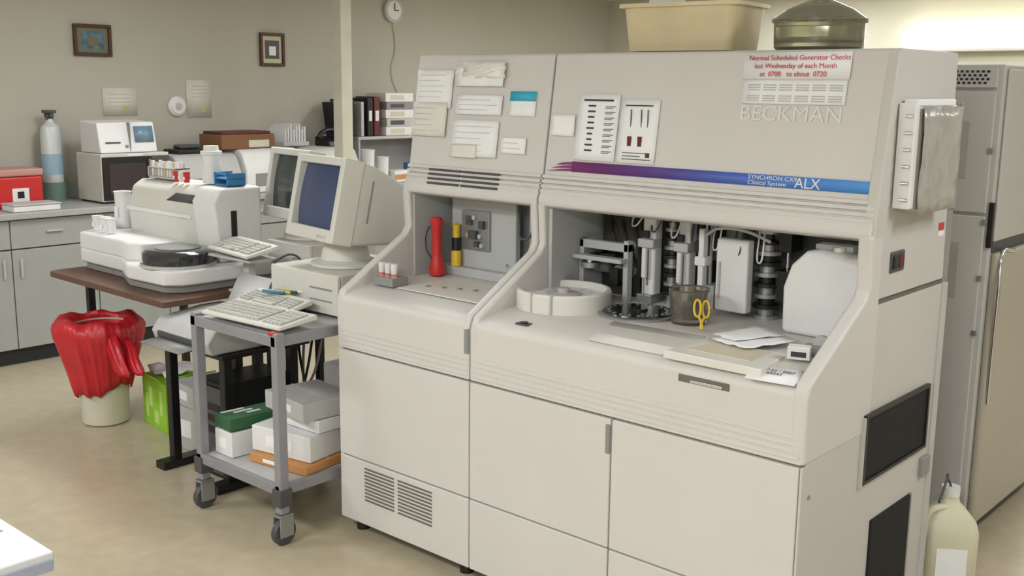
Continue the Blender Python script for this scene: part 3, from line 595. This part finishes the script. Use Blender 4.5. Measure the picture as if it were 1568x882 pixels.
boxes(p,'leaf_print',[((-.1,-.07),(-.1215,-.12),(.04,.16)),((-.06,-.02),(-.1215,-.12),(.10,.2)),((.0,.05),(-.1215,-.12),(.03,.09)),((.07,.1),(-.1215,-.12),(.08,.2))],mat('lime_light',(190,220,120),.6))
sheet(p,'flap_a',[(-.14,-.12,.25),(.14,-.12,.25),(.13,-.17,.29),(-.13,-.17,.29)],M_lime,.003);sheet(p,'flap_b',[(.14,-.12,.25),(.14,.13,.25),(.19,.12,.29),(.19,-.12,.29)],M_lime,.003);sheet(p,'tissue',[(-.11,-.1,.255),(.1,-.1,.26),(.1,.1,.27),(-.11,.1,.26)],M_white,.003,6,.04)
carton('grey_carton',-3.09,.20,0,5,M_lgrey,extra=(.24,.24,.2));carton('grey_carton',-3.09,.20,.202,-6,M_lgrey,extra=(.22,.22,.10))
# ---------------------------------------------------------------- foreground white table
p=root('white_table')
box(p,'top',(-2.2,-.81),(-2.35,-1.565),(.718,.75),mat('table_laminate',(200,202,205),.5),.004);box(p,'edge_band',(-.812,-.806),(-2.35,-1.57),(.712,.735),mat('edge_blue',(150,155,175),.5),.001)
boxes(p,'legs',[((-.9,-.86),(-1.7,-1.66),(0,.718)),((-2.15,-2.11),(-1.7,-1.66),(0,.718)),((-.9,-.86),(-2.3,-2.26),(0,.718)),((-2.15,-2.11),(-2.3,-2.26),(0,.718))],M_lgrey,.003)
p=root('printed_papers',(-1.04,-1.72,.7515),20);sheet(p,'sheet',[(-.12,-.1,0),(.1,-.1,0),(.1,.1,.0),(-.12,.1,0)],M_paper,.001);boxes(p,'print',[((-.1,.05+.01*(k%3)),(-.08+.03*k,-.074+.03*k),(.0008,.0014)) for k in range(5)],M_lgrey)
# ---------------------------------------------------------------- bench
BX=-5.06
Bn=root('lab_bench')
box(Bn,'countertop',(XL+.002,BX),(-2.2,6.6),(.872,.91),M_counter,.006);box(Bn,'backsplash',(XL+.002,XL+.022),(-2.2,6.6),(.91,1.01),M_counter,.003)
box(Bn,'carcass',(XL+.01,BX-.05),(-2.18,6.58),(.10,.872),M_gap,0);box(Bn,'toe_kick',(XL+.01,BX-.10),(-2.15,6.55),(0,.10),M_toe,0)
DR=[];HD=[];k=0
edges=[-2.18,-1.72,-1.25,-.76,-.28,.21,.73,1.21,1.7,2.2,2.7,3.2,3.7,4.2,4.7,5.2,5.7,6.2,6.58]
for a,b_ in zip(edges,edges[1:]):
    DR.append(((BX-.05,BX-.03),(a+.003,b_-.003),(.70,.865)));DR.append(((BX-.05,BX-.03),(a+.003,b_-.003),(.105,.692)))
    hy=(b_-.05) if k%2==0 else (a+.05)
    HD.append(((BX-.03,BX-.015),(hy-.005,hy+.005),(.53,.64)));HD.append(((BX-.03,BX-.015),((a+b_)/2-.05,(a+b_)/2+.05),(.785,.795)));k+=1
boxes(Bn,'cabinet_fronts',DR,M_cab,.003);boxes(Bn,'handles',HD,M_lgrey,.002)
def frame(y0,y1,z0,z1,mcol):
    p=root('framed_picture',(XL,(y0+y1)/2,(z0+z1)/2));w,h=(y1-y0)/2,(z1-z0)/2;t=.022
    boxes(p,'frame',[((.003,.025),(-w,w),(h-t,h)),((.003,.025),(-w,w),(-h,-h+t)),((.003,.025),(-w,-w+t),(-h+t,h-t)),((.003,.025),(w-t,w),(-h+t,h-t))],M_wood,.003)
    box(p,'mat_board',(.003,.01),(-w+t,w-t),(-h+t,h-t),mcol[0],0);box(p,'print',(.01,.012),(-w*.58,w*.58),(-h*.55,h*.55),mcol[1],0);box(p,'subject',(.012,.0135),(-w*.25,w*.3),(-h*.35,h*.2),mcol[2],0)
frame(.96,1.22,1.83,2.035,(mat('mat_olive',(112,112,94),.7),mat('print_teal',(80,110,122),.6,var=.5,scale=25),mat('print_bird',(120,105,72),.7)))
frame(2.40,2.62,1.795,2.04,(mat('mat_cream',(205,196,172),.7),M_dgrey,M_paper))
def wallp(n,y0,y1,z0,z1): p=root(n,(XL,0,0));sheet(p,'sheet',[(.004,y0,z0),(.004,y1,z0),(.004,y1,z1),(.004,y0,z1)],mat('wall_paper_note',(214,210,197),.8),.002);boxes(p,'print',[((.005,.0065),(y0+.04,y1-.04),(z1-.04-.025*k,z1-.046-.025*k)) for k in range(4)],M_lgrey);cyl(p,'seal',(.005,y0+(y1-y0)*.65,z0+.05),.014,.002,mat('gold_seal',(200,175,90),.5),ax='x',seg=16)
wallp('wall_certificate',1.14,1.39,1.44,1.625);wallp('wall_notice',1.77,1.97,1.42,1.685)
p=root('wall_thermostat',(XL,1.69,1.50));lathe(p,'dial',(.002,0,0),[(.07,0),(.07,.015),(.05,.03),(.0,.03)],M_white,32,'x');cyl(p,'hub',(.03,0,0),.025,.006,M_lgrey,ax='x')
p=root('wall_clock',(XL,3.73,2.275));lathe(p,'case',(.002,0,0),[(.10,0),(.10,.03),(.085,.035),(.0,.03)],M_lgrey,40,'x');cyl(p,'face',(.034,0,0),.075,.003,M_white,ax='x')
boxes(p,'hands',[((.038,.041),(-.004,.004),(0,.06)),((.038,.041),(0,.045),(-.004,.004))],M_black);tube(p,'cord',[(.01,0,-.1),(.01,.03,-.3),(.012,-.02,-.5),(.01,.06,-.7)],.004,M_lgrey)
p=root('utility_pole',(-5.0,2.62,0));box(p,'pole',(-.05,.05),(-.05,.05),(0,H-.002),mat('pole_paint',(203,200,184),.6),.006);box(p,'collar',(-.06,.06),(-.06,.06),(H-.05,H-.002),M_lgrey)
# bench items
ZB=.911
p=root('oxygen_cylinder',(-5.59,.72,ZB));lathe(p,'tank',(0,0,0),[(.058,0),(.062,.02),(.062,.43),(.054,.47),(.022,.50),(.02,.52)],M_tank,32)
cyl(p,'tank_label',(0,0,.17),.0635,.13,mat('tank_label_blue',(150,178,194),.5));boxes(p,'valve',[((-.015,.015),(-.02,.02),(.51,.55)),((-.05,.04),(-.012,.012),(.53,.555)),((-.03,.03),(-.035,.035),(.555,.575))],M_dgrey,.003)
lathe(p,'base_cup',(0,0,0),[(.066,0),(.07,.0),(.07,.12),(.064,.12)],M_teal,cap=False)
p=root('sharps_container',(-5.42,.38,ZB))
box(p,'bin',(-.12,.12),(-.16,.14),(0,.19),M_redp,.015);box(p,'lid',(-.125,.125),(-.165,.145),(.19,.235),mat('sharps_lid',(190,140,130),.5),.012);box(p,'label',(.12,.1215),(-.05,.05),(.04,.12),M_white,0);box(p,'label_black',(.1215,.1225),(-.02,.02),(.06,.1),M_black,0)
p=root('white_tray',(-5.17,.34,ZB));box(p,'tray',(-.08,.08),(-.1,.18),(0,.035),M_white,.006);box(p,'tray_lid',(-.085,.085),(-.105,.185),(.035,.045),M_lgrey,.004)
p=root('microwave_oven',(-5.36,1.07,ZB))
box(p,'case',(-.14,.18),(-.235,.235),(.01,.31),M_cream2,.008);box(p,'door',(.18,.195),(-.23,.10),(.02,.29),M_black,.004);box(p,'panel',(.18,.192),(.105,.23),(.02,.29),M_dgrey,.004);box(p,'window',(.195,.197),(-.19,.06),(.06,.25),mat('oven_window',(62,52,52),.2),.0);box(p,'handle',(.195,.215),(.075,.09),(.05,.27),M_metal,.004)
boxes(p,'keypad',[((.192,.194),(.12+.03*i,.14+.03*i),(.06+.035*j,.08+.035*j)) for i in range(3) for j in range(4)],M_grey)
box(p,'top_label',(.18,.1815),(-.05,.05),(.293,.303),M_paper,0);boxes(p,'feet',[((-.12,-.09),(-.22,-.19),(0,.01)),((.13,.16),(-.22,-.19),(0,.01)),((.13,.16),(.19,.22),(0,.01)),((-.12,-.09),(.19,.22),(0,.01))],M_black)
p=root('lcd_analyzer',(-5.34,1.04,1.223));prism(p,'body',[(-.12,0),(.14,0),(.10,.19),(-.12,.2)],'y',-.19,.20,M_white,.01)
sheet(p,'lcd',[(.133,.05,.065),(.133,.18,.065),(.113,.18,.165),(.113,.05,.165)],mat('lcd_blue',(110,140,160),.3),.004);box(p,'slot',(.12,.132),(-.15,-.05),(.06,.07),M_dgrey,.001);box(p,'knob',(.125,.14),(-.02,.0),(.03,.05),M_grey);box(p,'split',(.1,.142),(.01,.014),(.01,.19),M_grey,0)
def inst(name,x,y,w,d,h,m,rz=0,z=ZB,dark=True):
    p=root(name,(x,y,z),rz);prism(p,'body',[(-d/2,0),(d/2,0),(d/2,h*.55),(d/2-.05,h*.9),(d/2-.09,h),(-d/2,h)],'y',-w/2,w/2,m,.01)
    box(p,'keypad',(d/2-.002,d/2+.004),(-w*.35,w*.1),(h*.15,h*.45),M_grey if dark else M_lgrey,.002);box(p,'display',(d/2-.01,d/2+.003),(w*.16,w*.4),(h*.3,h*.5),M_dgrey,.002);return p
inst('coagulation_analyzer',-5.36,1.60,.48,.42,.28,M_lgrey)
p=root('black_tray',(-5.38,1.56,1.192));box(p,'tray',(-.1,.1),(-.12,.12),(0,.03),M_black,.008);box(p,'roll',(-.05,.05),(-.08,.08),(.03,.06),M_dgrey,.015)
inst('coagulation_analyzer',-5.36,2.12,.48,.42,.30,M_white)
p=root('cardboard_tray',(-5.40,2.0,1.213));box(p,'tray',(-.14,.14),(-.24,.2),(0,.10),M_card,.004);boxes(p,'slots',[((-.12,.12),(-.22,.18),(.10,.12))],M_dred,.003);box(p,'label',(.14,.142),(-.02,.15),(.01,.06),M_tan,0)
inst('hematology_analyzer',-5.36,2.68,.42,.44,.29,M_cream,dark=False)
p=root('desk_telephone',(-5.38,2.80,1.203));prism(p,'base',[(-.09,0),(.1,0),(.08,.04),(-.09,.07)],'y',-.08,.08,M_black,.008);tube(p,'handset',[(0,-.11,.06),(0,-.08,.1),(0,.08,.1),(0,.11,.06)],.018,M_black)
p=root('file_rack',(-5.45,2.46,1.213));boxes(p,'files',[((-.12,.1),(-.10+.025*k,-.09+.025*k),(0,.12+.02*(k%3))) for k in range(8)],M_white,.002);box(p,'holder',(-.13,.11),(-.12,.11),(-.0,.03),M_lgrey)
p=root('riser_shelf',(0,0,ZB));boxes(p,'shelf',[((-5.67,-5.38),(3.08,3.95),(.325,.35)),((-5.67,-5.38),(3.08,3.10),(0,.325)),((-5.67,-5.38),(3.93,3.95),(0,.325)),((-5.67,-5.66),(3.08,3.95),(0,.325))],M_lgrey,.003)
p=root('row_of_binders',(-5.50,3.22,1.263))
for k,(w,h,m) in enumerate([(.03,.27,M_lgrey),(.055,.30,M_black),(.06,.31,M_dred)]):
    y=-.10+k*.068;box(p,'binder_%d'%k,(-.12,.11),(y,y+w),(0,h),m,.004);box(p,'binder_label_%d'%k,(.11,.112),(y+.012,y+w-.012),(.12,.2),M_white,0)
p=root('stack_of_manuals',(-5.50,3.52,1.263))
z=0
for k in range(5):
    h=[.07,.065,.07,.06,.07][k];box(p,'cover_%d'%k,(-.12,.12),(-.15+.01*(k%2),.15),(z,z+h),[M_white,M_lgrey,M_white,M_grey,M_white][k],.004);box(p,'spine_label_%d'%k,(.12,.1215),(-.1,.05),(z+.015,z+h-.015),M_dgrey if k%2 else M_tan,0);z+=h+.001
p=root('black_file_organizer',(-5.50,3.00,ZB));box(p,'stand',(-.1,.1),(-.035,.035),(0,.34),M_lgrey,.004);box(p,'folder_a',(-.14,.12),(-.05,-.02),(.34,.62),M_black,.004,rot=(8,0,0));box(p,'folder_b',(-.14,.12),(.0,.03),(.34,.64),M_black,.004,rot=(-4,0,0))
cup('stack_of_cups',-5.18,3.00,ZB,.055,.26);cup('stack_of_cups',-5.16,3.14,ZB,.045,.2)
p=root('tissue_box',(-5.2,3.32,ZB),10);box(p,'box',(-.06,.06),(-.10,.10),(0,.09),M_white,.004);box(p,'band',(.06,.0612),(-.10,.10),(.02,.06),M_orange,0)
p=root('reagent_carton',(-5.22,3.52,ZB),-6);box(p,'box',(-.06,.06),(-.06,.06),(0,.14),M_blue,.004);box(p,'label',(.06,.0612),(-.04,.04),(.04,.1),M_white,0)
p=root('sharps_container',(-5.25,3.71,ZB));box(p,'bin',(-.07,.07),(-.07,.07),(0,.2),M_redp,.012);box(p,'lid',(-.075,.075),(-.075,.075),(.2,.24),M_redp,.01)
